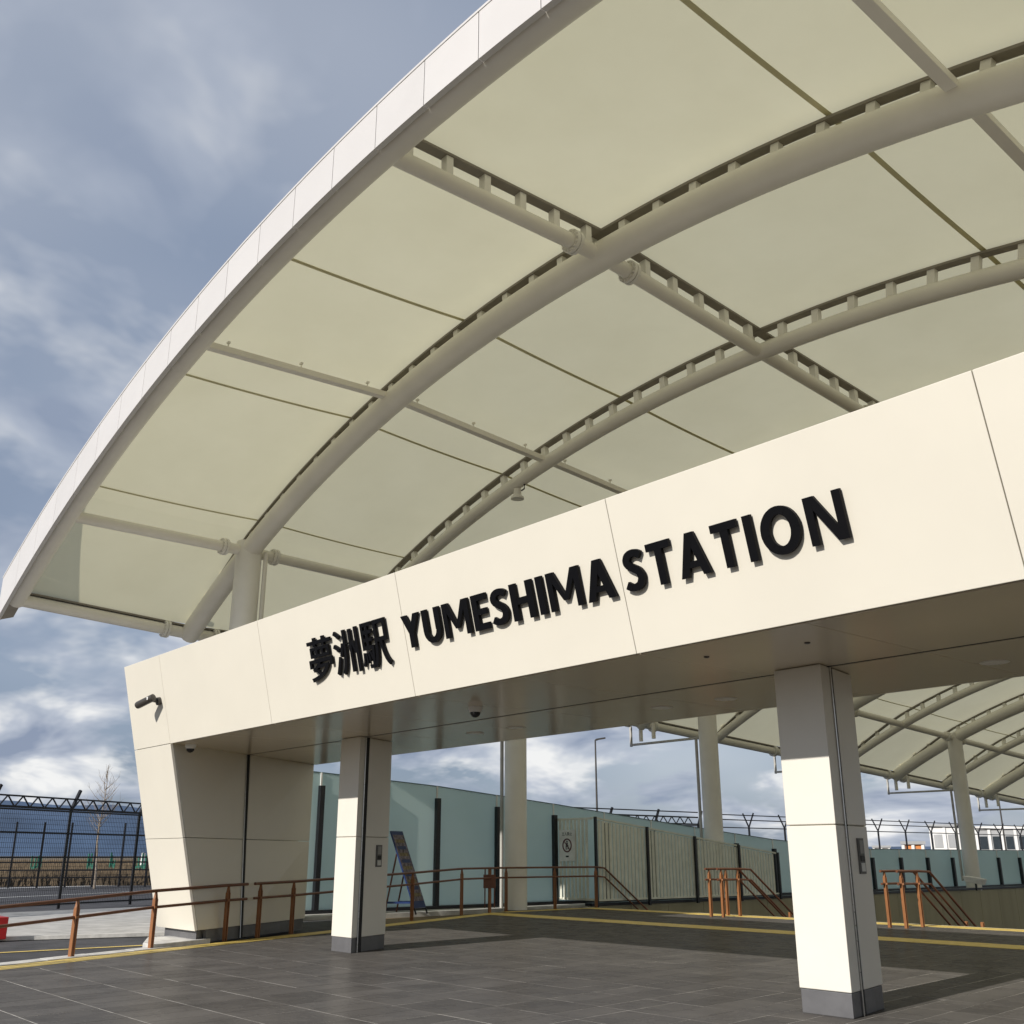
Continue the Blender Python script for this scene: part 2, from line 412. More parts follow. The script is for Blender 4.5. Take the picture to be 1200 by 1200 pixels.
# inner splayed wall of the leg, split at the shutter guide
WBx, YG = -15.84, 7.455
def WI(t, z):                       # t 0 front .. 1 back
    a = Vector((XI, FY(z), z)) - FN*.041; b = Vector((WBx, YB, z)); return a.lerp(b, t)
def tg(z): a = WI(0, z); return (YG-a.y)/(YB-a.y)
wn = Vector((.8, .55, 0)).normalized()
for z0, z1 in ((ZB, ZJ-g_), (ZJ+g_, ZS-.004)):
    for f0, f1 in ((lambda z: 0.004, lambda z: tg(z)-.012), (lambda z: tg(z)+.012, lambda z: 1.0)):
        MB().slab([WI(f0(z0), z0), WI(f1(z0), z0), WI(f1(z1), z1), WI(f0(z1), z1)], wn, .04).build('wall_panel', CREAM, gate, bevel=.003)
for f0, f1 in ((lambda z: 0.07, lambda z: tg(z)-.012), (lambda z: tg(z)+.012, lambda z: .995)):
    q = [WI(f0(0), 0), WI(f1(0), 0), WI(f1(ZB), ZB), WI(f0(ZB), ZB-.004)]; q = [p - wn*.02 for p in q]
    MB().slab(q, wn, .05).build('wall_base', BASEB, gate)
# guide in the wall
p0 = WI(tg(0), 0)-wn*.012; p1 = WI(tg(ZS), ZS)-wn*.012
MB().bar(p0, p1, .05, .03).build('shutter_guide', DARK, gate)
p0 = WI(tg(0)-.016, 0)+wn*.004; p1 = WI(tg(ZS)-.016, ZS)+wn*.004
MB().bar(p0, p1, .012, .008).build('guide_edge', STEEL, gate)
# leg core and base
OB = -17.90
mb = MB()
b_ = [(XL+.05, FY(ZB)+.09), (XI-.32, FY(ZB)+.09), (WBx-.34, YB-.02), (OB, YB-.02)]
t_ = [(XL+.05, FY(ZT)+.06), (XI-.70, FY(ZT)+.06), (WBx-.34, YB-.02), (OB, YB-.02)]
mb.hexa([(*p, ZB) for p in b_] + [(*p, ZT-.02) for p in t_]); mb.build('leg_core', CORE, gate)
mb = MB(); mb.prism([(XL+.14, FY(0)+.03), (XI-.10, FY(0)+.03), (WBx-.16, YB-.1), (OB+.1, YB-.1)], -.05, ZB-.002); mb.build('leg_base', BASEB, gate)
# outer side panel
mb = MB(); mb.slab([FP(XL, ZB)-FN*.041, (OB, YB, ZB), (OB, YB, ZT), FP(XL, ZT)-FN*.041], (-1, -.4, 0), .035); mb.build('side_panel', CREAM, gate)
# soffit panels: front row and rear row, the shutter slot between
SX = [-14.10, -11.17, -8.26, -5.33, -2.35, .60, XE]
for r, (y0, y1) in enumerate(((YS+.045, YG-.028), (YG+.028, YB))):
    for i, (a, b) in enumerate(zip(SX[:-1], SX[1:])):
        for a2, b2 in ((a, (a+b)/2), ((a+b)/2, b)):
            x0a = x0b = a2+.003
            if i == 0 and a2 == a:
                x0a = WI((y0-WI(0, ZS).y)/(YB-WI(0, ZS).y), ZS).x; x0b = WI((y1-WI(0, ZS).y)/(YB-WI(0, ZS).y), ZS).x
            q = [(x0a, y0, ZS), (x0b, y1, ZS), (b2-.003, y1, ZS), (b2-.003, y0, ZS)]
            MB().slab(q, (0, 0, -1), .03).build('soffit_panel', SOFFIT, gate, bevel=.002)
MB().box(-15.6, XE, YS+.2, YB-.05, ZS+.034, ZS+.06).build('soffit_core', DARK, gate)
MB().box(-15.1, XE, YG-.026, YG+.026, ZS+.003, ZS+.03).build('shutter_slot', DARK, gate)
# back and top
MB().box(OB, XE, YB+.002, YB+.04, ZS-.0, ZT-.03).build('back_panel', CREAM, gate)
mb = MB(); mb.hexa([(XL, FY(ZT)+.045, ZT-.05), (XE, FY(ZT)+.045, ZT-.05), (XE, YB, ZT-.05), (OB, YB, ZT-.05), (XL, FY(ZT)+.045, ZT-.012), (XE, FY(ZT)+.045, ZT-.012), (XE, YB, ZT-.012), (OB, YB, ZT-.012)])
mb.build('gate_roof', ROOFT, gate)
MB().box(-17.85, -13.9, 8.80, YB-.02, ZT-.012, 5.36).build('added_sun_blocker', ROOFT, gate, bevel=.02)  # added box, hidden behind the fascia, shades the column and louvre fence
# fascia backing (shows in the joints)
MB().slab([FP(XL+.03, ZS+.04, -.042), FP(XE, ZS+.04, -.042), FP(XE, ZT-.03, -.042), FP(XL+.03, ZT-.03, -.042)], FN, .02).build('fascia_backing', CORE, gate)
# right leg, out of the picture
mb = MB(); mb.hexa([(XE-1.2, FY(0), 0), (XE, FY(0), 0), (XE+1.6, YB, 0), (XE+.5, YB, 0), (XE-1.2, FY(ZS), ZS), (XE, FY(ZS), ZS), (XE+1.6, YB, ZS), (XE+.5, YB, ZS)]); mb.build('right_leg', CREAM, gate)
# pillars
def inset(poly, d):
    cx = sum(p[0] for p in poly)/4; cy = sum(p[1] for p in poly)/4
    return [(p[0]-math.copysign(d, p[0]-cx), p[1]-math.copysign(d, p[1]-cy)) for p in poly]
PB = .17
def pillar(FLx, FRx, y0, BRx, y1):
    wd = FRx-FLx
    poly = [(FLx, y0), (FRx, y0), (BRx, y1), (BRx-wd, y1)]
    core = MB(); core.prism(inset(poly, .02), 0, ZS-.002)
    pl = core.build('pillar', CORE, gate, base=True)
    # the guide sits on the side faces: split each side panel there
    tG = (YG+.03-y0)/(y1-y0)
    def sx(t, side): return lerp(FRx if side > 0 else FLx, BRx if side > 0 else BRx-wd, t)
    def strip(z0, z1, nm, m, off):
        # front cladding with the part of both sides in front of the guide
        t0 = tG-.055; t1 = tG+.045
        o = off
        p = [(FLx-o, y0-o), (FRx+o, y0-o), (sx(t0, 1)+o, lerp(y0, y1, t0)), (sx(t0, -1)-o, lerp(y0, y1, t0))]
        MB().prism(p, z0, z1).build(nm, m, pl, bevel=.006)
        p = [(sx(t1, -1)-o, lerp(y0, y1, t1)), (sx(t1, 1)+o, lerp(y0, y1, t1)), (BRx+o, y1+o), (BRx-wd-o, y1+o)]
        MB().prism(p, z0, z1).build(nm, m, pl, bevel=.006)
    strip(.0, PB, 'baseboard', BASEB, -.006)
    strip(PB+.004, ZJ-.004, 'pillar_panel', PILLAR, 0)
    strip(ZJ+.004, ZS-.006, 'pillar_panel', PILLAR, 0)
    for s_ in (1, -1):
        yg = lerp(y0, y1, tG)
        MB().box(sx(tG, s_)-.05 if s_ > 0 else sx(tG, s_)+.012, sx(tG, s_)-.012 if s_ > 0 else sx(tG, s_)+.05, yg-.042, yg+.042, 0, ZS-.004).build('shutter_guide', DARK, pl)
        yg = lerp(y0, y1, tG-.050)
        MB().box(sx(tG-.05, s_)-.012, sx(tG-.05, s_)+.010, yg-.008, yg+.006, .0, ZS-.006).build('guide_edge', STEEL, pl)
    # switch plate on the side face
    t = .70; xx = sx(t, 1); yy = lerp(y0, y1, t)
    d = Vector((BRx-FRx, y1-y0, 0)).normalized(); nn = Vector((d.y, -d.x, 0))
    sp = None
    c = Vector((xx, yy, 1.13))
    mb = MB(); mb.slab([c+d*-.065+Vector((0, 0, -.135))+nn*.012, c+d*.065+Vector((0, 0, -.135))+nn*.012, c+d*.065+Vector((0, 0, .135))+nn*.012, c+d*-.065+Vector((0, 0, .135))+nn*.012], nn, .018)
    sp = mb.build('switch_plate', mat('grey_switch', (.10, .098, .09), .5), pl, bevel=.003)
    for dz, hh, m_ in ((.068, .05, mat('key_grey', (.26, .255, .24), .5)), (-.02, .022, DARK), (-.085, .032, mat('key_white', (.60, .60, .57), .5))):
        mb = MB(); e = c+Vector((0, 0, dz))
        mb.slab([e+d*-.04+Vector((0, 0, -hh))+nn*.017, e+d*.04+Vector((0, 0, -hh))+nn*.017, e+d*.04+Vector((0, 0, hh))+nn*.017, e+d*-.04+Vector((0, 0, hh))+nn*.017], nn, .008)
        mb.build('switch_key', m_, sp)
    return pl
pillar(-12.05, -11.58, 7.33, -11.88, 8.03)
pillar(-5.09, -4.64, 7.26, -4.78, 7.93)
pillar(1.9, 2.35, 7.26, 2.4, 7.93)
# plinth stone at the leg
mb = MB(); mb.prism([(EX(5.75)-.45, 5.75), (EX(5.75)-.10, 5.75), (EX(6.75)-.12, 6.75), (EX(6.75)-1.0, 6.75), (EX(6.2)-1.2, 6.2)], -.06, .055)
tag(mb.build('plinth', CONC2, bevel=.01), 'low pale concrete plinth at the foot of the leaning gate leg', 'plinth')

# ------------------------------------------------------------------ station name
sign = thing('station_sign', FP(-6.7, 3.0, 0), 'raised black station name letters across the cream front of the gate', 'sign')
def glyph(ch, offset, asp=None):
    cu = bpy.data.curves.new('t', 'FONT'); cu.body = ch; cu.size = 1.0; cu.offset = offset; cu.resolution_u = 6
    ob = bpy.data.objects.new('t', cu); COL.objects.link(ob)
    dg = bpy.context.evaluated_depsgraph_get(); dg.update()
    me = bpy.data.meshes.new_from_object(ob.evaluated_get(dg))
    bpy.data.objects.remove(ob); bpy.data.curves.remove(cu)
    return me
def letter(ch, x0, x1, z0, z1, offset, depth, standoff, nm='letter'):
    me = glyph(ch, offset)
    if not me.vertices: return
    xs = [v.co.x for v in me.vertices]; ys = [v.co.y for v in me.vertices]
    ax, bx, ay, by = min(xs), max(xs), min(ys), max(ys)
    bm = bmesh.new(); bm.from_mesh(me)
    bmesh.ops.remove_doubles(bm, verts=bm.verts, dist=1e-5)
    H = (z1-z0)/FU.z
    for v in bm.verts:
        v.co = Vector(((v.co.x-ax)/(bx-ax)*(x1-x0), (v.co.y-ay)/(by-ay)*H, 0))
    r = bmesh.ops.extrude_face_region(bm, geom=bm.faces[:])
    for e in r['geom']:
        if isinstance(e, bmesh.types.BMVert): e.co.z += depth
    bmesh.ops.recalc_face_normals(bm, faces=bm.faces)
    bm.to_mesh(me); bm.free(); me.materials.clear(); me.materials.append(LETTER)
    M = Matrix((Vector((1, 0, 0)), FU, FN)).transposed()
    for v in me.vertices: v.co = M @ v.co
    for pl_ in me.polygons: pl_.use_smooth = False
    org = FP(x0, z0, standoff)
    return inst(nm, me, org, sign)
# bold sans capitals drawn stroke by stroke on a box one unit high
def ell(cx, cy, rx, ry, a0, a1, n): return [(cx+rx*math.cos(R_(a0+(a1-a0)*i/n)), cy+ry*math.sin(R_(a0+(a1-a0)*i/n))) for i in range(n+1)]
def rect(x0, x1, y0, y1): return [(x0, y0), (x1, y0), (x1, y1), (x0, y1)]
def ribbon(outer, inner): return [[outer[i], outer[i+1], inner[i+1], inner[i]] for i in range(len(outer)-1)]
def catmull(P, n):
    out = []; Q = [P[0]]+P+[P[-1]]
    for i in range(1, len(Q)-2):
        for k in range(n):
            t = k/n; r = []
            for d in (0, 1):
                a, b, c_, e = Q[i-1][d], Q[i][d], Q[i+1][d], Q[i+2][d]
                r.append(.5*(2*b+(c_-a)*t+(2*a-5*b+4*c_-e)*t*t+(3*b-a-3*c_+e)*t**3))
            out.append(tuple(r))
    return out+[P[-1]]
def s_glyph():
    P = catmull([(.535, .82), (.43, .885), (.31, .905), (.175, .855), (.118, .735), (.175, .62), (.30, .535), (.425, .445), (.475, .30), (.41, .15), (.27, .095), (.14, .11), (.025, .18)], 5)
    o, n_ = [], []
    for i, p in enumerate(P):
        a, b = P[max(i-1, 0)], P[min(i+1, len(P)-1)]; dx, dy = b[0]-a[0], b[1]-a[1]; l = math.hypot(dx, dy)
        h = .086+.012*abs(dy/l)
        o.append((p[0]-dy/l*h, p[1]+dx/l*h)); n_.append((p[0]+dy/l*h, p[1]-dx/l*h))
    return ribbon(o, n_)
ST = .200
GL = {
 'I': (ST, [rect(0, ST, 0, 1)]),
 'H': (.74, [rect(0, ST, 0, 1), rect(.74-ST, .74, 0, 1), rect(ST-.01, .74-ST+.01, .42, .60)]),
 'T': (.66, [rect(0, .66, .82, 1), rect(.33-ST/2, .33+ST/2, 0, .83)]),
 'E': (.53, [rect(0, ST, 0, 1), rect(ST-.01, .53, .82, 1), rect(ST-.01, .50, .42, .59), rect(ST-.01, .53, 0, .18)]),
 'N': (.80, [rect(0, .175, 0, 1), rect(.625, .80, 0, 1), [(.02, 1), (.225, 1), (.78, 0), (.575, 0)]]),
 'M': (1.0, [rect(0, .17, 0, 1), rect(.83, 1.0, 0, 1), [(.02, 1), (.225, 1), (.56, .22), (.44, .22)], [(.775, 1), (.98, 1), (.56, .22), (.44, .22)]]),
 'A': (.80, [[(0, 0), (.205, 0), (.505, 1), (.295, 1)], [(.595, 0), (.80, 0), (.505, 1), (.295, 1)], rect(.20, .60, .20, .345)]),
 'Y': (.74, [[(0, 1), (.215, 1), (.465, .42), (.275, .42)], [(.525, 1), (.74, 1), (.465, .42), (.275, .42)], rect(.37-ST/2, .37+ST/2, 0, .45)]),
 'U': (.70, [rect(0, ST, .36, 1), rect(.70-ST, .70, .36, 1)] + ribbon(ell(.35, .37, .35, .385, 180, 360, 16), ell(.35, .37, .165, .215, 180, 360, 16))),
 'O': (.90, ribbon(ell(.45, .5, .45, .515, 0, 360, 36), ell(.45, .5, .235, .335, 0, 360, 36))),
 'S': (.58, s_glyph()),
}
def word(txt, x0, x1, z0, z1, gap):
    tot = sum(GL[c][0] for c in txt); kk = (x1-x0-gap*(len(txt)-1))/tot; x = x0
    for c in txt:
        w_, pcs = GL[c]; mb = MB(); dmax = .028
        for i, pc in enumerate(pcs):
            fr = [FP(x+px*kk, z0+py*(z1-z0), .014+dmax-(.0006 if i % 2 else 0)-.0004*(i % 3)) for px, py in pc]; bk = [p-FN*dmax for p in fr]
            n = len(fr); mb.add(bk+fr, [tuple(range(n-1, -1, -1)), tuple(range(n, 2*n))]+[(k, (k+1) % n, n+(k+1) % n, n+k) for k in range(n)])
        mb.build('letter', LETTER, sign); x += w_*kk+gap
word('YUMESHIMA', -8.235, -5.375, 3.060, 3.374, .056)
word('STATION', -5.255, -3.325, 3.060, 3.374, .056)
for ch, a, b in (('夢', -10.06, -9.58), ('洲', -9.53, -9.05), ('駅', -9.00, -8.50)):
    letter(ch, a, b, 2.955, 3.42, .007, .026, .016)

# ================================================================== CANOPY
DY = 3.525
YK = [5.305+DY*k for k in range(14)]
SLP = .061
def rib_par(k):
    if k == 0: return (-8.15, 28.9, 8.80)
    if k == 1: return (-8.90, 23.7, 8.90)
    if k == 2: return (-8.93, 25.6, 8.63)
    return (-8.90, 24.8, 8.81-SLP*(YK[k]-8.83))
def arc(X, k):
    x0, r, z = rib_par(k); return z-(r-math.sqrt(r*r-(X-x0)**2))
XEL, XER = -20.9, 3.2
canopy = thing('canopy_roof', (-8.4, 20, 0), 'large vaulted white membrane canopy on grey tubular arches and round columns', 'canopy')
def xs_range(a, b, n): return [a+(b-a)*i/n for i in range(n+1)]
PX = [-18.4, -8.42, 1.56]; BXP = [-13.41, -3.43]
def moff(x): return interp(x, [XEL, -18.6, 1.0, XER], [.17, .40, .40, .17])
MOFF = .40                                                     # membrane above tube centre line
def bm_strut(h): return MB().box(-.05, .05, -.045, .045, 0, h)
ribs = []
for k, Y in enumerate(YK):
    main = k % 2 == 1
    r = .203 if main else (.16 if k == 0 else .13)
    pts = [(x, Y, arc(x, k)) for x in xs_range(XEL-.05, XER+.05, 56)]
    ribs.append(MB().tube(pts, r, 16, up=Vector((0, 1, 0))).build('arch_rib', TUBE, canopy, smooth=True))
# rails on top of the ribs and struts
strut_me = {}
def strut_mesh(h):
    key = round(h, 2)
    if key not in strut_me: strut_me[key] = MB().box(-.055, .055, -.05, .05, 0, key).mesh('strut', TUBE2, (0, 0, 0))
    return strut_me[key]
for k, Y in enumerate(YK):
    if k == 0: continue
    main = k % 2 == 1; r = .215 if main else .14
    pts = [Vector((x, Y, arc(x, k)+moff(x)-.05)) for x in xs_range(XEL, XER, 48)]
    mb = MB()
    for a, b in zip(pts[:-1], pts[1:]): mb.bar(a, b, .15, .035, up=(0, 0, 1))
    mb.build('membrane_rail', RAIL_D, ribs[k])
    far = MB(); x = XEL+.3
    while x < XER-.2:
        z = arc(x, k); sl = (arc(x+.05, k)-arc(x-.05, k))/.1
        if k <= 2 and x < -2:
            inst('strut', strut_mesh(MOFF-.06), (x, Y, z), ribs[k], (0, -math.atan(sl), 0))
        else: far.box(x-.055, x+.055, Y-.05, Y+.05, z, z+MOFF-.07)
        x += .60
    far.build('strut_row', TUBE2, ribs[k], kind='stuff')
# purlins between the ribs
def flange(mb, c, d, r, t=.05):
    c = Vector(c); d = Vector(d).normalized(); mb.tube([c-d*t, c], r, 20); mb.tube([c+d*.012, c+d*(t+.012)], r, 20)
    u = d.cross(Vector((0, 0, 1))).normalized(); v = u.cross(d)
    for j in range(14):
        a = 2*math.pi*j/14; p = c+(u*math.cos(a)+v*math.sin(a))*(r-.022); mb.tube([p-d*(t+.022), p+d*(t+.034)], .013, 6)
for xi, X in enumerate(PX + [XEL, XER]):
    eave = X in (XEL, XER)
    for k in range(len(YK)-1):
        a = Vector((X, YK[k], arc(X, k))); b = Vector((X, YK[k+1], arc(X, k+1))); d = (b-a).normalized()
        r = .105 if not eave else .12
        pu = MB().tube([a, b], r, 14).build('purlin' if not eave else 'eave_tube', TUBE, canopy, smooth=True)
        mb = MB()
        if k % 2 == 1: flange(mb, a+d*.55, d, r+.06)
        elif k+1 < len(YK): flange(mb, b-d*.55, d, r+.06)
        mb.build('flange', TUBE2, pu, smooth=True)
        if X == PX[1] or eave:
            mb = MB(); h0 = MOFF-.05 if not eave else .15
            mb.bar(a+Vector((0, 0, h0)), b+Vector((0, 0, h0)), .15, .035)
            mb.build('membrane_rail', RAIL_D, pu)
            n = 6
            if not eave:
                far = MB()
                for j in range(n):
                    p = a.lerp(b, (j+.5)/n)
                    if k < 3: inst('strut', strut_mesh(MOFF-.06), p, pu)
                    else: far.box(p.x-.05, p.x+.05, p.y-.055, p.y+.055, p.z, p.z+MOFF-.07)
                if far.v: far.build('strut_row', TUBE2, pu, kind='stuff')
for X in BXP:
    for k in range(len(YK)-1):
        a = Vector((X, YK[k]+.12, arc(X, k)+.06)); b = Vector((X, YK[k+1]-.12, arc(X, k+1)+.06))
        bp = MB().bar(a, b, .13, .10).build('box_purlin', TUBE, canopy, bevel=.006)
        if k < 3:
            for t in (.12, .5, .88):
                p = a.lerp(b, t); mb = MB(); mb.cyl(p+Vector((-.02, 0, .05)), .012, .12, 8); mb.box(p.x-.05, p.x+.01, p.y-.02, p.y+.02, p.z+.14, p.z+.17)
                mb.build('hanger', TUBE2, bp)
# membrane bays
SEAMX = [-18.05, -14.72, -11.45, -4.85, -1.5]
BX = [XEL, PX[0], PX[1], PX[2], XER]
for k in range(len(YK)-1):
    for x0, x1 in zip(BX[:-1], BX[1:]):
        nx = max(6, int((x1-x0)*2.4)); ny = 8; mb = MB(); vs_ = []
        for j in range(ny+1):
            t = j/ny; Y = lerp(YK[k]-(.05 if k == 0 else 0), YK[k+1], t)
            for i in range(nx+1):
                x = lerp(x0, x1, i/nx); z = lerp(arc(x, k), arc(x, k+1), t)+moff(x)
                sag = .03*4*t*(1-t)
                vs_.append((x, Y, z+.03-sag))
        mb.add(vs_, [(j*(nx+1)+i, j*(nx+1)+i+1, (j+1)*(nx+1)+i+1, (j+1)*(nx+1)+i) for j in range(ny) for i in range(nx)])
        mp = mb.build('membrane_panel', MEMB, canopy, smooth=True)
        for sx in SEAMX:
            if x0 < sx < x1:
                sm = MB(); prev = None
                for j in range(9):
                    t = j/8; z = lerp(arc(sx, k), arc(sx, k+1), t)+MOFF+.018-.03*4*t*(1-t); p = Vector((sx, lerp(YK[k], YK[k+1], t), z))
                    if prev is not None: sm.bar(prev, p, .065, .006)
                    prev = p
                sm.build('seam', SEAM, mp)
# front white band, panel by panel
BY = 5.10
def bbot(X): return 8.695-(28.97-math.sqrt(28.97**2-(X+8.075)**2))
def btop(X): return 9.281-(31.55-math.sqrt(31.55**2-(X+7.98)**2))
x = -21.35; pw = .93
while x < 4.0:
    x1 = x+pw; mb = MB(); n = 3; vs_ = []
    for i in range(n+1):
        xx = lerp(x+.006, x1-.006, i/n)
        # joints stand square to the arch
        sl = -(xx+8.1)/29.0; sh = sl*.30
        zb, zt = bbot(xx), btop(xx)
        for (dy, z, s2) in ((0, zb, -1), (0, zt, 1), (.07, zt, 1), (.07, zb, -1)):
            vs_.append((xx-sh*s2*.5*0, BY+dy, z))
    fs = []
    for i in range(n):
        for j in range(4): fs.append((i*4+j, i*4+(j+1) % 4, (i+1)*4+(j+1) % 4, (i+1)*4+j))
    fs += [(0, 1, 2, 3), (n*4+3, n*4+2, n*4+1, n*4)]
    mb.add(vs_, fs); mb.build('band_panel', BAND, canopy, bevel=.004)
    x = x1
xs_ = xs_range(-21.35, 4.0, 60)
mb = MB()
for a, b in zip(xs_[:-1], xs_[1:]): mb.bar((a, BY+.035, btop(a)+.018), (b, BY+.035, btop(b)+.018), .085, .03)
mb.build('band_cap', BAND, canopy)
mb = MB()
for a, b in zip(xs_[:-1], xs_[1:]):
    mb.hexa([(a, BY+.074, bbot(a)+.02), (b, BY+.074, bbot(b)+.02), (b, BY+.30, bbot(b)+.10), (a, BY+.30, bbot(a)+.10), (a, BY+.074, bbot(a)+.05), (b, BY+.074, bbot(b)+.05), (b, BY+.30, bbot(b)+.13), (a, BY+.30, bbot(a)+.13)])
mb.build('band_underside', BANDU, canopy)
# columns with downpipes
cme = None
for k in range(1, len(YK), 2):
    for X, vis in ((PX[0], True), (.6+1.0, False)):
        zt = arc(X, k)+.18
        c = MB().tube([(X, YK[k], .0), (X, YK[k], zt)], .255, 28).build('column', TUBE2, canopy, smooth=True, base=True)
        s_ = -1 if X < -8 else 1
        if k >= 3:
            ex = X+s_*2.75; ze = arc(XEL, k)-.62
            mb = MB(); px = X+s_*.30
            mb.bar((px, YK[k]-.16, .02 if k < 5 else .3), (px, YK[k]-.16, ze), .065, .065)
            mb.bar((px-s_*.05, YK[k]-.16, ze), (ex, YK[k]-.16, ze), .065, .065)
            mb.bar((ex, YK[k]-.16, ze-.05), (ex, YK[k]-.16, ze+.55), .065, .065)
            mb.build('downpipe', mat('downpipe_grey', (.45, .44, .41), .45), c, bevel=.01)
            mb = MB(); mb.cyl((ex+.25*-s_, YK[k], ze+.10), .06, .45, 12); mb.cyl((ex+.75*-s_, YK[k], ze+.14), .06, .45, 12); mb.build('gutter_outlet', TUBE, c, smooth=True)
        else:
            mb = MB(); mb.tube([(X+.20, YK[k]+.27, 0), (X+.20, YK[k]+.27, zt-.2)], .045, 10); mb.build('downpipe', TUBE, c, smooth=True)
# horn loudspeaker under the second arch
def horn():
    p = Vector((-14.25, YK[2], arc(-14.25, 2)-.20))
    t = thing('loudspeaker', p, 'small round loudspeaker hanging under the second canopy arch', 'loudspeaker')
    mb = MB(); mb.tube([p+Vector((0, 0, .07)), p+Vector((0, 0, -.06)), p+Vector((0, 0, -.10)), p+Vector((0, 0, -.14))], [.07, .08, .125, .13], 20); mb.build('body', TUBE2, t, smooth=True)
    mb = MB(); mb.tube([p+Vector((.12, 0, .0)), p+Vector((.20, 0, .02)), p+Vector((.22, 0, .10)), p+Vector((.12, 0, .14))], .015, 8); mb.build('cable', BLACK, t, smooth=True)
horn()

# ================================================================== SMALL THINGS ON THE GATE
def bullet_camera():
    p = FP(-14.25, 3.20); t = thing('security_camera', p, 'dark bullet security camera on the upper left corner of the cream gate', 'camera')
    mb = MB(); mb.cyl(p, .055, .05, 16, FN); mb.tube([p+FN*.04, p+FN*.14+Vector((0, 0, .03))], .022, 10); mb.build('bracket', CAMG, t, smooth=True)
    a = p+FN*.15+Vector((.02, 0, .05)); d = Vector((-.86, -.36, -.30)).normalized()
    mb = MB(); mb.tube([a-d*.06, a-d*.05, a+d*.24, a+d*.26], [.035, .052, .052, .046], 18); mb.build('body', CAMG, t, smooth=True)
    mb = MB(); mb.tube([a+d*.262, a+d*.268], .036, 16); mb.build('lens', BLACK, t)
    mb = MB(); mb.box(a.x-.02, a.x+.03, a.y-.057, a.y-.05, a.z-.02, a.z+.02); mb.build('label_plate', WHITEP, t)
bullet_camera()
def dome(p, label, nm='dome_camera'):
    p = Vector(p); t = thing(nm, p, label, 'camera')
    mb = MB(); mb.tube([p, p-Vector((0, 0, .03)), p-Vector((0, 0, .06))], [.075, .075, .06], 20); mb.build('housing', WHITEP, t, smooth=True)
    mb = MB(); mb.tube([p-Vector((0, 0, .058)), p-Vector((0, 0, .085)), p-Vector((0, 0, .105)), p-Vector((0, 0, .115))], [.055, .05, .032, .005], 16); mb.build('dome', BLACK, t, smooth=True)
dome((-14.02, 6.10, ZS), 'small dome camera in the left corner under the gate ceiling')
dome((-8.44, 6.73, ZS), 'small pale dome camera in the middle of the gate ceiling')
def downlight(x, y, label):
    t = thing('ceiling_light', (x, y, ZS), label, 'ceiling light', 'round lights in the gate ceiling')
    mb = MB(); mb.tube([(x, y, ZS+.01), (x, y, ZS-.004)], .115, 24); mb.build('ring', TUBE2, t, smooth=True)
    mb = MB(); mb.tube([(x, y, ZS-.0042), (x, y, ZS-.008)], .098, 24); mb.build('diffuser', WHITEL, t, smooth=True)
downlight(-7.22, 8.26, 'round ceiling light left of the near pillar, farther of two')
downlight(-6.39, 8.27, 'round ceiling light just left of the near white pillar')
downlight(-3.70, 8.29, 'round ceiling light right of the near white pillar')
downlight(-9.55, 8.25, 'round ceiling light near the ceiling edge in the middle of the gate')
downlight(-10.35, 8.25, 'round ceiling light next to the far white pillar')
downlight(-12.6, 8.25, 'round ceiling light left of the far white pillar')
def detector(x, y, label):
    t = MB(); t.tube([(x, y, ZS), (x, y, ZS-.006), (x, y, ZS-.012)], [.022, .022, .012], 12)
    tag(t.build('sensor', CAMG, smooth=True), label, 'sensor')
p = at(946, 753, ZS); detector(p.x, p.y, 'tiny dark sensor in the gate ceiling above the near pillar')
p = at(828, 769.5, ZS); detector(p.x, p.y, 'tiny dark sensor near the front edge of the gate ceiling')

# ================================================================== HANDRAILS
def post(mb, x, y, h, d):
    d = Vector(d).normalized(); s_ = Vector((d.y, -d.x, 0))
    for o in (-.021, .021):
        c = Vector((x, y, 0))+d*o
        mb.bar(c, c+Vector((0, 0, h-.10)), .013, .046, up=tuple(s_)); mb.bar(c+Vector((0, 0, h-.10)), Vector((x, y, h-.02)), .012, .034, up=tuple(s_))
    return mb
def handrail(label, pts, posts, lo=.20, r=.021, name='handrail', extra=None):
    b = pts[0]; t = thing(name, (b[0], b[1], 0), label, 'handrail', 'bronze handrails')
    MB().tube(pts, r, 10).build('top_rail', BRONZED, t, smooth=True)
    MB().tube([(p[0], p[1], p[2]-lo) for p in pts], r*.9, 10).build('lower_rail', BRONZED, t, smooth=True)
    for i, (x, y, h) in enumerate(posts):
        j = min(range(len(pts)-1), key=lambda q: (Vector(pts[q])-Vector((x, y, 0))).length)
        d = Vector(pts[min(j+1, len(pts)-1)])-Vector(pts[j]); d.z = 0
        post(MB(), x, y, h, d).build('post', BRONZE, t)
        c = Vector((x, y, h-lo)); MB().bar(c-Vector((.03, .03, .0)), c+Vector((.04, .0, .0)), .03, .03).build('bracket', BRONZE, t)
    return t
def RX(Y): return EX(Y)-.13
def RZ(Y): return interp(Y, [3.2, 4.5, 5.7, 7.0, 8.5, 11.7, 13.6], [.58, .64, .70, .735, .755, .83, .885])
def rp(Y): return (RX(Y), Y, RZ(Y))
handrail('bronze double handrail passing in front of the leaning gate leg', [rp(y) for y in (1.5, 3.2, 4.5, 5.7, 7.0, 7.40)], [(RX(y), y, RZ(y)) for y in (3.35, 4.55, 5.72, 7.02)])
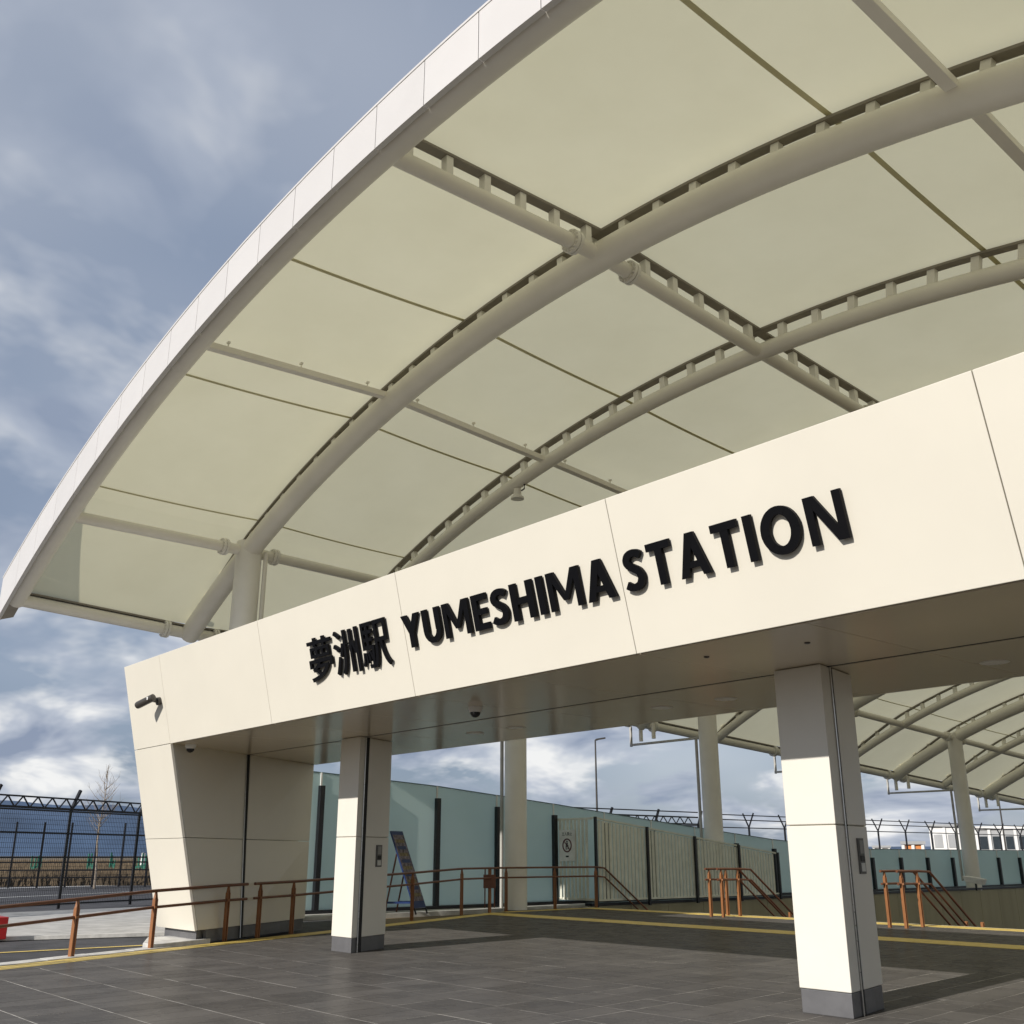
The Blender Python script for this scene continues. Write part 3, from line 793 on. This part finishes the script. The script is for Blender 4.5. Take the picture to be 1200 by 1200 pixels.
handrail('bronze double handrail running from the gate wall to the bend at the grey column', [rp(y) for y in (7.55, 8.5, 10, 11.7, 13.6)] + [(-17.93, 15.2, .885), (-17.95, 17.98, .885), (-17.95, 18.25, .86), (-17.95, 20.6, -.72), (-17.95, 22.6, -2.05)],
         [(RX(y), y, RZ(y)) for y in (7.68, 8.42, 10.1, 11.75, 13.55)] + [(-17.93, 15.2, .885), (-17.95, 16.65, .885), (-17.95, 17.95, .885)])
def rail_board():
    x, y = -17.78, 14.62; t = thing('rail_panel', (x, y, 0), 'small red-brown panel on thin legs at the handrail bend by the column', 'panel')
    for s_ in (-.10, .10): MB().bar((x+s_*.65, y+s_*.76, .10), (x+s_*.65, y+s_*.76, .88), .02, .02).build('leg', BRONZED, t)
    MB().bar((x, y, 0), (x, y, .88), .05, .05).build('post', BRONZE, t)
    a = Vector((x+.03, y-.03, .62)); MB().bar(a-RH*.13, a+RH*.13, .03, .27).build('plate', REDP if False else BRONZED, t)
rail_board()
for gi, (gx, gy, who) in enumerate(((-13.72, 17.02, 'left of the near pillar'), (-9.72, 16.72, 'right of the near pillar'))):
    for s_, side in ((0, 'far'), (.30, 'near')):
        X = gx-.12+s_
        handrail('%s one of two bronze stair handrails %s' % (side, who),
                 [(X, gy-.12, .885), (X, gy+.55, .885), (X, gy+.95, .87), (X, gy+3.0, -.50), (X, gy+5.5, -2.15)],
                 [(X, gy, .885), (X, gy+.52, .885), (X, gy+2.6, -.25)])

# ================================================================== GLASS SCREEN
GX = -19.3; GYS = [9.4, 11.3, 12.8, 14.3, 16.05] + [17.87+1.775*i for i in range(24)]; GY0 = GYS[0]; NG = len(GYS)-1
gs = thing('glass_screen', (GX, 14, 0), 'long frosted teal glass screen with black posts behind the gate', 'screen')
def gtop(Y): return interp(Y, [9.0, 10.0, 14.3, 17.9, 21.4, 24.9, 26.8, 31.0, 70], [2.9, 2.84, 2.62, 2.34, 2.03, 1.74, 1.59, 1.34, 1.30])
for i in range(NG):
    y0, y1 = GYS[i], GYS[i+1]; z0 = .07
    MB().hexa([(GX-.012, y0+.012, z0), (GX, y0+.012, z0), (GX, y1-.012, z0), (GX-.012, y1-.012, z0), (GX-.012, y0+.012, gtop(y0)), (GX, y0+.012, gtop(y0)), (GX, y1-.012, gtop(y1)), (GX-.012, y1-.012, gtop(y1))]).build('glass_pane', GLASS, gs)
    MB().bar((GX-.006, y0+.012, gtop(y0)+.008), (GX-.006, y1-.012, gtop(y1)+.008), .03, .016).build('top_trim', mat('dark_teal_trim', (.06, .12, .12), .4), gs)
    zt = gtop(y0)-.26
    po = MB().box(GX+.004, GX+.11, y0-.055, y0+.055, 0.03, zt).build('post', BLACK, gs, bevel=.006)
    MB().box(GX+.004, GX+.03, y0-.018, y0+.018, zt+.003, gtop(y0)+.005).build('clamp', WHITEP, po)
MB().box(GX-.05, GX+.12, GY0-.1, GYS[-1], .0305, .10).build('base_channel', BLACK, gs)
# ================================================================== LOUVRE FENCE
LX = -18.02
lf = thing('louvre_fence', (LX, 20, 0), 'pale green vertical louvre fence with a gate beside the stair opening', 'fence')
def ltop(Y): return interp(Y, [17.95, 25.1], [2.0, 1.20])
ln = int((25.1-18.0)/.125)
for i in range(ln):
    y = 18.05+.125*i; zt = ltop(y)-.04
    MB().bar((LX, y, .16), (LX, y, zt), .084, .022, up=(1, 0, 0)).build('slat', LOUVRE, lf)
MB().bar((LX, 17.98, ltop(17.98)), (LX, 25.12, ltop(25.12)), .05, .04).build('top_rail', LOUVRE, lf)
MB().bar((LX, 17.98, .15), (LX, 25.12, .15), .05, .04).build('bottom_rail', LOUVRE, lf)
for y in (18.0, 19.8, 21.6, 23.4, 25.12): MB().box(LX+.026, LX+.08, y-.03, y+.03, .0, ltop(y)+.02).build('post', BLACK, lf)
for i in range(9):                        # gate leaf across the ledge
    x = LX-1.22+.13*i; MB().bar((x, 17.93, .16), (x, 17.93, 1.96), .070, .02).build('slat', LOUVRE, lf)
mb = MB(); mb.box(LX-1.27, LX-.01, 17.945, 17.965, .14, .19); mb.box(LX-1.27, LX-.01, 17.945, 17.965, 1.95, 2.0); mb.box(LX-1.30, LX-1.24, 17.90, 17.97, .03, 2.02); mb.build('gate_frame', LOUVRE, lf)
ns = thing('no_entry_sign', (-18.86, 17.90, 1.2), 'white no-entry sign plate hung on the louvre gate', 'sign')
c = Vector((-18.83, 17.895, 1.37)); W2, H2 = .27, .36
MB().box(c.x-W2, c.x+W2, c.y-.006, c.y+.006, c.z-H2, c.z+H2).build('plate', WHITEP, ns)
mb = MB(); rr = .145
pts = [(c.x+rr*math.cos(a), c.y-.010, c.z+rr*math.sin(a)) for a in [2*math.pi*i/28 for i in range(29)]]
for a, b in zip(pts[:-1], pts[1:]): mb.bar(a, b, .012, .028, up=(0, 0, 1) if abs(a[2]-b[2]) < .02 else (1, 0, 0))
mb.bar((c.x-rr*.7, c.y-.012, c.z+rr*.7), (c.x+rr*.7, c.y-.012, c.z-rr*.7), .008, .026, up=(0, 1, 0))
mb.build('ring', mat('dark_red_ring', (.10, .02, .03), .5), ns)
mb = MB(); mb.box(c.x-.02, c.x+.02, c.y-.012, c.y-.007, c.z-.03, c.z+.06); mb.box(c.x-.045, c.x-.022, c.y-.012, c.y-.007, c.z-.10, c.z+.0); mb.box(c.x+.02, c.x+.043, c.y-.012, c.y-.007, c.z-.09, c.z+.0); mb.cyl((c.x, c.y-.012, c.z+.085), .022, .005, 10, 'y'); mb.build('figure', BLACK, ns)
def flat_text(txt, cx, y, cz, h, m, parent, xd=Vector((1, 0, 0))):
    me = glyph(txt, .01); xs = [v.co.x for v in me.vertices]; ys = [v.co.y for v in me.vertices]
    if not xs: return
    s_ = h/(max(ys)-min(ys)); mx = (max(xs)+min(xs))/2; my = (max(ys)+min(ys))/2
    for v in me.vertices: v.co = Vector(((v.co.x-mx)*s_, 0, (v.co.y-my)*s_))
    me.materials.clear(); me.materials.append(m); inst('lettering', me, (cx, y, cz), parent)
flat_text('立入禁止', c.x, c.y-.009, c.z+.265, .085, BLACK, ns)
MB().box(c.x-.05, c.x+.05, c.y-.009, c.y-.006, c.z-.27, c.z-.235).build('mark', BLACK, ns)

# ================================================================== BLUE SIGN STAND
bs = at(482, 1066.5, .05); bs = Vector((bs.x+.5, bs.y-.4, 0))
bs = at(482, 1071, 0); bs.z = 0
st = thing('sign_stand', bs, 'narrow blue notice board leaning on an A-frame stand behind the handrail', 'sign')
sd_ = (RH*.50+FH*.87).normalized()             # board width runs away from the viewer
def bp_(u, v, o=0.0):                          # u along width, v up the leaning board
    lean = (-RH*.36+Vector((0, 0, 1))*1.0).normalized()
    nn = sd_.cross(lean).normalized()
    return bs+RH*.19+sd_*u+lean*v+nn*o+Vector((0, 0, .10))
def bslab(u0, u1, v0, v1, o, t, nm, m, par): 
    q = [bp_(u0, v0, o), bp_(u1, v0, o), bp_(u1, v1, o), bp_(u0, v1, o)]
    return MB().slab(q, bp_(0, 0, 1)-bp_(0, 0, 0), t).build(nm, m, par)
bslab(-.21, .21, .02, 1.62, .0, .03, 'board', BLUEP, st)
mpale = mat('board_print', (.14, .12, .15), .6, 0, .5, 14); mgold = mat('board_print_gold', (.17, .14, .08), .6, 0, .4, 14)
for sgn in (1,):
    bslab(-.19, .19, .16, 1.54, .004, .003, 'print', mpale, st)
    for j in range(9):
        v = .25+.14*j; bslab(-.15, .15, v, v+.07, .006, .002, 'text_line', BLUEP if j % 2 else mgold, st)
for u in (-.2, .2):
    MB().bar(bp_(u, 1.15, -.03), bp_(u, 0, -.03)-RH*.60-Vector((0, 0, .10)), .025, .025).build('leg', BRONZED, st)
    MB().bar(bp_(u, .02, -.015), bp_(u, -.105, -.015), .03, .03).build('leg', BLACK, st)
    MB().bar(bp_(u, .14, -.03), bp_(u, .14, -.03)-RH*.50, .02, .04).build('brace', BLUEP, st)

# ================================================================== FLOODLIGHTS, RED BOX
def flood(px, py, D, label):
    p = at_dist(px, py, D); t = thing('floodlight', p, label, 'floodlight')
    mb = MB(); mb.hexa([p+Vector(v) for v in ((-.26, -.20, -.07), (.26, .0, -.16), (.20, .26, -.16), (-.26, .16, -.07), (-.32, -.24, .12), (.32, -.02, .02), (.26, .3, .02), (-.32, .2, .12))]); mb.build('head', WHITEP, t, bevel=.01)
    mb = MB(); mb.bar(p-Vector((0, 0, .05)), p-Vector((0, 0, .34)), .05, .05); mb.build('bracket', BLACK, t)
flood(1143, 1031, 39.6, 'white floodlight at the foot of the far right column')
rb = at(-6, 1101, 0); t = thing('fire_box', (rb.x, rb.y, 0), 'red box with a white mark at the left edge by the handrail', 'box')
c = Vector((rb.x, rb.y, 0)); MB().box(c.x-.35, c.x+.10, c.y-.35, c.y+.12, .0, .30).build('body', REDP, t, bevel=.01)
q = [c+Vector((.103, y, z)) for y, z in ((-.14, .17), (-.05, .20), (.03, .17), (-.05, .14))]
MB().slab(q, (1, 0, 0), .004).build('mark', WHITEP, t)

# ================================================================== WIRE FENCE
wf = thing('wire_fence', (-26, 10, 0), 'tall dark mesh security fence with zigzag top beyond the pavement', 'fence')
A0 = at(68, 1065); A1 = at(152, 1060); A0.z = A1.z = 0
fd = (A1-A0).normalized(); fn = Vector((fd.y, -fd.x, 0)); sp = (A1-A0).length
FH1 = 2.12
wire = MB(); hz = MB()
def fence_run(start, d, n0, n1, sp, truss=True, wires=True, arm='one'):
    nn = Vector((d.y, -d.x, 0))
    for i in range(n0, n1+1):
        p = start+d*sp*i
        pm = MB(); pm.bar(p, p+Vector((0, 0, FH1+.02)), .055, .055)
        if arm == 'one' and i % 1 == 0: pm.bar(p+Vector((0, 0, FH1)), p+Vector((0, 0, FH1+.47))+d*.22, .06, .06)
        if arm == 'y':
            pm.bar(p+Vector((0, 0, FH1)), p+Vector((0, 0, FH1+.5))+nn*.24, .04, .04); pm.bar(p+Vector((0, 0, FH1)), p+Vector((0, 0, FH1+.5))-nn*.24, .04, .04)
        pm.build('post', BLACK, wf)
    a = start+d*sp*n0; b = start+d*sp*n1
    for z in ((.10, 1.1, FH1-.5, FH1-.02) if wires else (FH1-.02, FH1+.25, FH1+.42)): MB().bar(a+Vector((0, 0, z)), b+Vector((0, 0, z)), .03, .035).build('rail', BLACK, wf)
    if wires:
        Ltot = (b-a).length; k = 0
        m_ = int(Ltot/.055)
        for k in range(m_):
            p = a+d*(k*.055); wire.bar(p+Vector((0, 0, .06)), p+Vector((0, 0, FH1-.03)), .006, .006)
        for k in range(20):
            z = .1+k*.10; wire.bar(a+Vector((0, 0, z)), b+Vector((0, 0, z)), .006, .006)
    if truss:
        z0, z1 = FH1+.03, FH1+.26; t = MB(); t.bar(a+Vector((0, 0, z1)), b+Vector((0, 0, z1)), .035, .035); t.bar(a+Vector((0, 0, z0)), b+Vector((0, 0, z0)), .05, .05)
        n = int((b-a).length/.42)
        for k in range(n):
            p = a+d*(k*.42); t.bar(p+Vector((0, 0, z0)), p+d*.21+Vector((0, 0, z1)), .025, .025); t.bar(p+d*.21+Vector((0, 0, z1)), p+d*.42+Vector((0, 0, z0)), .025, .025)
        t.build('zigzag_topping', BLACK, wf)
fence_run(A0, fd, -4, 2, sp)
fence_run(Vector((-23.6, 22, 0)), Vector((0, 1, 0)), 0, 3, 2.2, True, False)
fence_run(Vector((-24.2, 30, 0)), Vector((0, 1, 0)), 0, 16, 2.2, False, False, 'y')
wire.build('mesh_wires', BLACK, wf, kind='stuff')
w2 = thing('rear_fence', at(100, 1040), 'thin dark post fence across the road behind the mesh fence', 'fence')
B0 = at(-60, 1041.5); B1 = at(200, 1038.5); d2 = (B1-B0)
for i in range(9):
    p = B0+d2*(i/8); MB().bar(p, p+Vector((0, 0, 2.35)), .06, .06).build('post', BLACK, w2)
for z in (.35, .62, .9): MB().bar(B0+Vector((0, 0, z)), B1+Vector((0, 0, z)), .05, .05).build('rail', BLACK, w2)

# ================================================================== BEYOND THE FENCE
# dry grass field: countless blades
gm = MB()
for i in range(26000):
    D = 48+170*random.random()**1.6; a = random.uniform(-.60, -.20)*1.0
    px = random.uniform(-120, 260); d = ray(px, 1003); d.z = 0; d.normalize(); p = d*D
    h = random.uniform(.2, .7); s_ = RH*random.uniform(.04, .16)
    gm.add([(p.x-s_.x, p.y-s_.y, -.06), (p.x+s_.x, p.y+s_.y, -.06), (p.x+random.uniform(-.2, .2), p.y, -.06+h)], [(0, 1, 2)])
go = gm.build('grass_field', GRASSM); go['kind'] = 'stuff'; go['label'] = 'dry brown grass on the open field beyond the road'; go['category'] = 'grass'
# hills
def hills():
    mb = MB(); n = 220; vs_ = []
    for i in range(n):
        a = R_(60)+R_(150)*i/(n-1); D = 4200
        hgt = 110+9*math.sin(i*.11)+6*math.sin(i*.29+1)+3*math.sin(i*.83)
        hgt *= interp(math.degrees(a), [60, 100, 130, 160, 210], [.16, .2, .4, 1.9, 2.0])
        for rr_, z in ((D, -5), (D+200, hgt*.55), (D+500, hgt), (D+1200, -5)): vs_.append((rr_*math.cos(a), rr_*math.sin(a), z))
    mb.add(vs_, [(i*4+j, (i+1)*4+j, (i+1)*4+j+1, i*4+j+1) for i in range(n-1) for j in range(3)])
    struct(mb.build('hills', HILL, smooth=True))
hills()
# bare tree
def bare_tree():
    b = at(109, 1040.5); b.z = -.05; t = thing('bare_tree', b, 'slender leafless young tree rising above the mesh fence', 'tree')
    H = 4.5; mb = MB()
    tr = [b+Vector((math.sin(i*1.3)*.04, math.cos(i*.9)*.04, H*i/8)) for i in range(9)]
    mb.tube(tr, [.045*(1-.1*i) for i in range(9)], 8); mb.build('trunk', BARK, t, smooth=True)
    cr = MB(); random.seed(3)
    for i in range(34):
        z = random.uniform(.42, .95); p = b+Vector((0, 0, H*z)); a = random.uniform(0, 6.28); l = (1.2-z)*1.9*random.uniform(.5, 1)
        o = Vector((math.cos(a), math.sin(a), 0)); q = p+o*l*.7+Vector((0, 0, l*.75)); mid = p.lerp(q, .5)+Vector((0, 0, -.05))
        cr.tube([p, mid, q], [.011, .008, .003], 5)
        for k in range(3):
            s_ = p.lerp(q, random.uniform(.3, .9)); cr.tube([s_, s_+Vector((random.uniform(-.2, .2), random.uniform(-.2, .2), random.uniform(.15, .4)))], [.005, .002], 4)
    cr.build('crown', BARK, t)
bare_tree(); random.seed(11)
# green guards
for i, (px, py, ww, lab) in enumerate(((40, 1030, .5, 'green mesh plant guard beyond the fence, leftmost'), (104, 1029, .3, 'green mesh plant guard right beside the bare tree'), (130, 1026, .3, 'green mesh plant guard, second from the gate leg'), (163, 1028, .55, 'green mesh plant guard seen next to the gate leg'))):
    p = at(px, py); p.z = -.05; t = thing('plant_guard', p, lab, 'plant guard', 'green plant guards')
    for k in range(4):
        a = p+RH*ww*(k/3-.5); MB().bar(a, a+Vector((random.uniform(-.1, .1), 0, random.uniform(.9, 1.4))), .10, .06).build('stake', GREENP, t)
    MB().bar(p-RH*ww*.5+Vector((0, 0, .5)), p+RH*ww*.5+Vector((0, 0, .62)), .05, .25).build('mesh_wrap', GREENP, t)
p = at(165, 1022); tag(MB().bar(p, p+Vector((0, 0, 1.35))+RH*.08, .22, .22).build('bollard', WHITEP), 'white marker post just left of the gate leg', 'post')
# street lamps
def lamp(px, ybase, ytop, D, label, head=True):
    d = ray(px, 1003); d.z = 0; d.normalize(); p = d*D; p.z = -.06
    dt = ray(px, ytop); zt = EYE+dt.z/math.hypot(dt.x, dt.y)*D
    t = thing('street_lamp', p, label, 'street lamp', 'street lamps beyond the fence')
    MB().tube([p, p+Vector((0, 0, zt))], [.075, .045], 10).build('pole', CAMG, t, smooth=True)
    if head:
        a = p+Vector((0, 0, zt)); MB().tube([a, a+RH*.15+Vector((0, 0, .03))], .05, 8).build('arm', CAMG, t)
        MB().bar(a+RH*.05+Vector((0, 0, .03)), a+RH*.6+Vector((0, 0, .12)), .22, .08).build('lamp_head', CAMG, t)
lamp(701, 950, 866, 62, 'tall dark street lamp standing between the two pillars')
lamp(1143, 998, 905, 85, 'thin dark lamp pole just right of the far right column')
lamp(1180, 998, 900, 95, 'thin dark lamp pole near the right edge of the picture')
# buildings
def block(px0, px1, ytop, D, dep, m, label, bays, cat='building', name='warehouse'):
    a = at_dist(px0, 1003, D); b = at_dist(px1, 1003, D); a.z = b.z = -.06
    dt = ray((px0+px1)/2, ytop); z = EYE+dt.z/math.hypot(dt.x, dt.y)*D
    t_ = (b-a).normalized(); n_ = Vector((-t_.y, t_.x, 0))
    t = thing(name, (a+b)/2, label, cat)
    MB().hexa([a, b, b+n_*dep, a+n_*dep] + [v+Vector((0, 0, z)) for v in (a, b, b+n_*dep, a+n_*dep)]).build('wall', m, t)
    MB().hexa([v+Vector((0, 0, z+.01)) for v in (a-t_*.3-n_*.3, b+t_*.3-n_*.3, b+n_*dep, a+n_*dep)] + [v+Vector((0, 0, z+.35)) for v in (a-t_*.3-n_*.3, b+t_*.3-n_*.3, b+n_*dep, a+n_*dep)]).build('roof', GREYB if m is not GREYB else WHITEB, t)
    Lx = (b-a).length
    for i in range(bays):
        c0 = a+t_*(Lx*(i+.2)/bays); c1 = a+t_*(Lx*(i+.8)/bays)
        q = [c0+Vector((0, 0, z*.45))-n_*.06, c1+Vector((0, 0, z*.45))-n_*.06, c1+Vector((0, 0, z*.8))-n_*.06, c0+Vector((0, 0, z*.8))-n_*.06]
        MB().slab(q, -n_, .05).build('window', WINDOW if m is GREYB else GREYB, t)
    for i in range(bays+1):
        c0 = a+t_*(Lx*i/bays)-n_*.12; MB().bar(c0, c0+Vector((0, 0, z*.98)), .35, .2).build('pilaster', WHITEB, t)
    return t
block(1094, 1127, 968.5, 165, 20, WHITEB, 'white box-shaped warehouse left of the far right column', 2)
block(1148, 1290, 970.5, 150, 20, GREYB, 'long grey and white building right of the far right column', 9)
block(1060, 1083, 989, 130, 4, ORANGE, 'small orange hut on the horizon right of the near pillar', 2, 'hut', 'hut')
block(1025, 1043, 993, 190, 8, WHITEB, 'tiny white shed on the horizon just right of the near pillar', 2, 'shed', 'shed')
S.render.engine = 'CYCLES'
S.cycles.max_bounces = 6; S.cycles.diffuse_bounces = 4; S.cycles.glossy_bounces = 2; S.cycles.transparent_max_bounces = 6; S.cycles.caustics_reflective = False; S.cycles.caustics_refractive = False
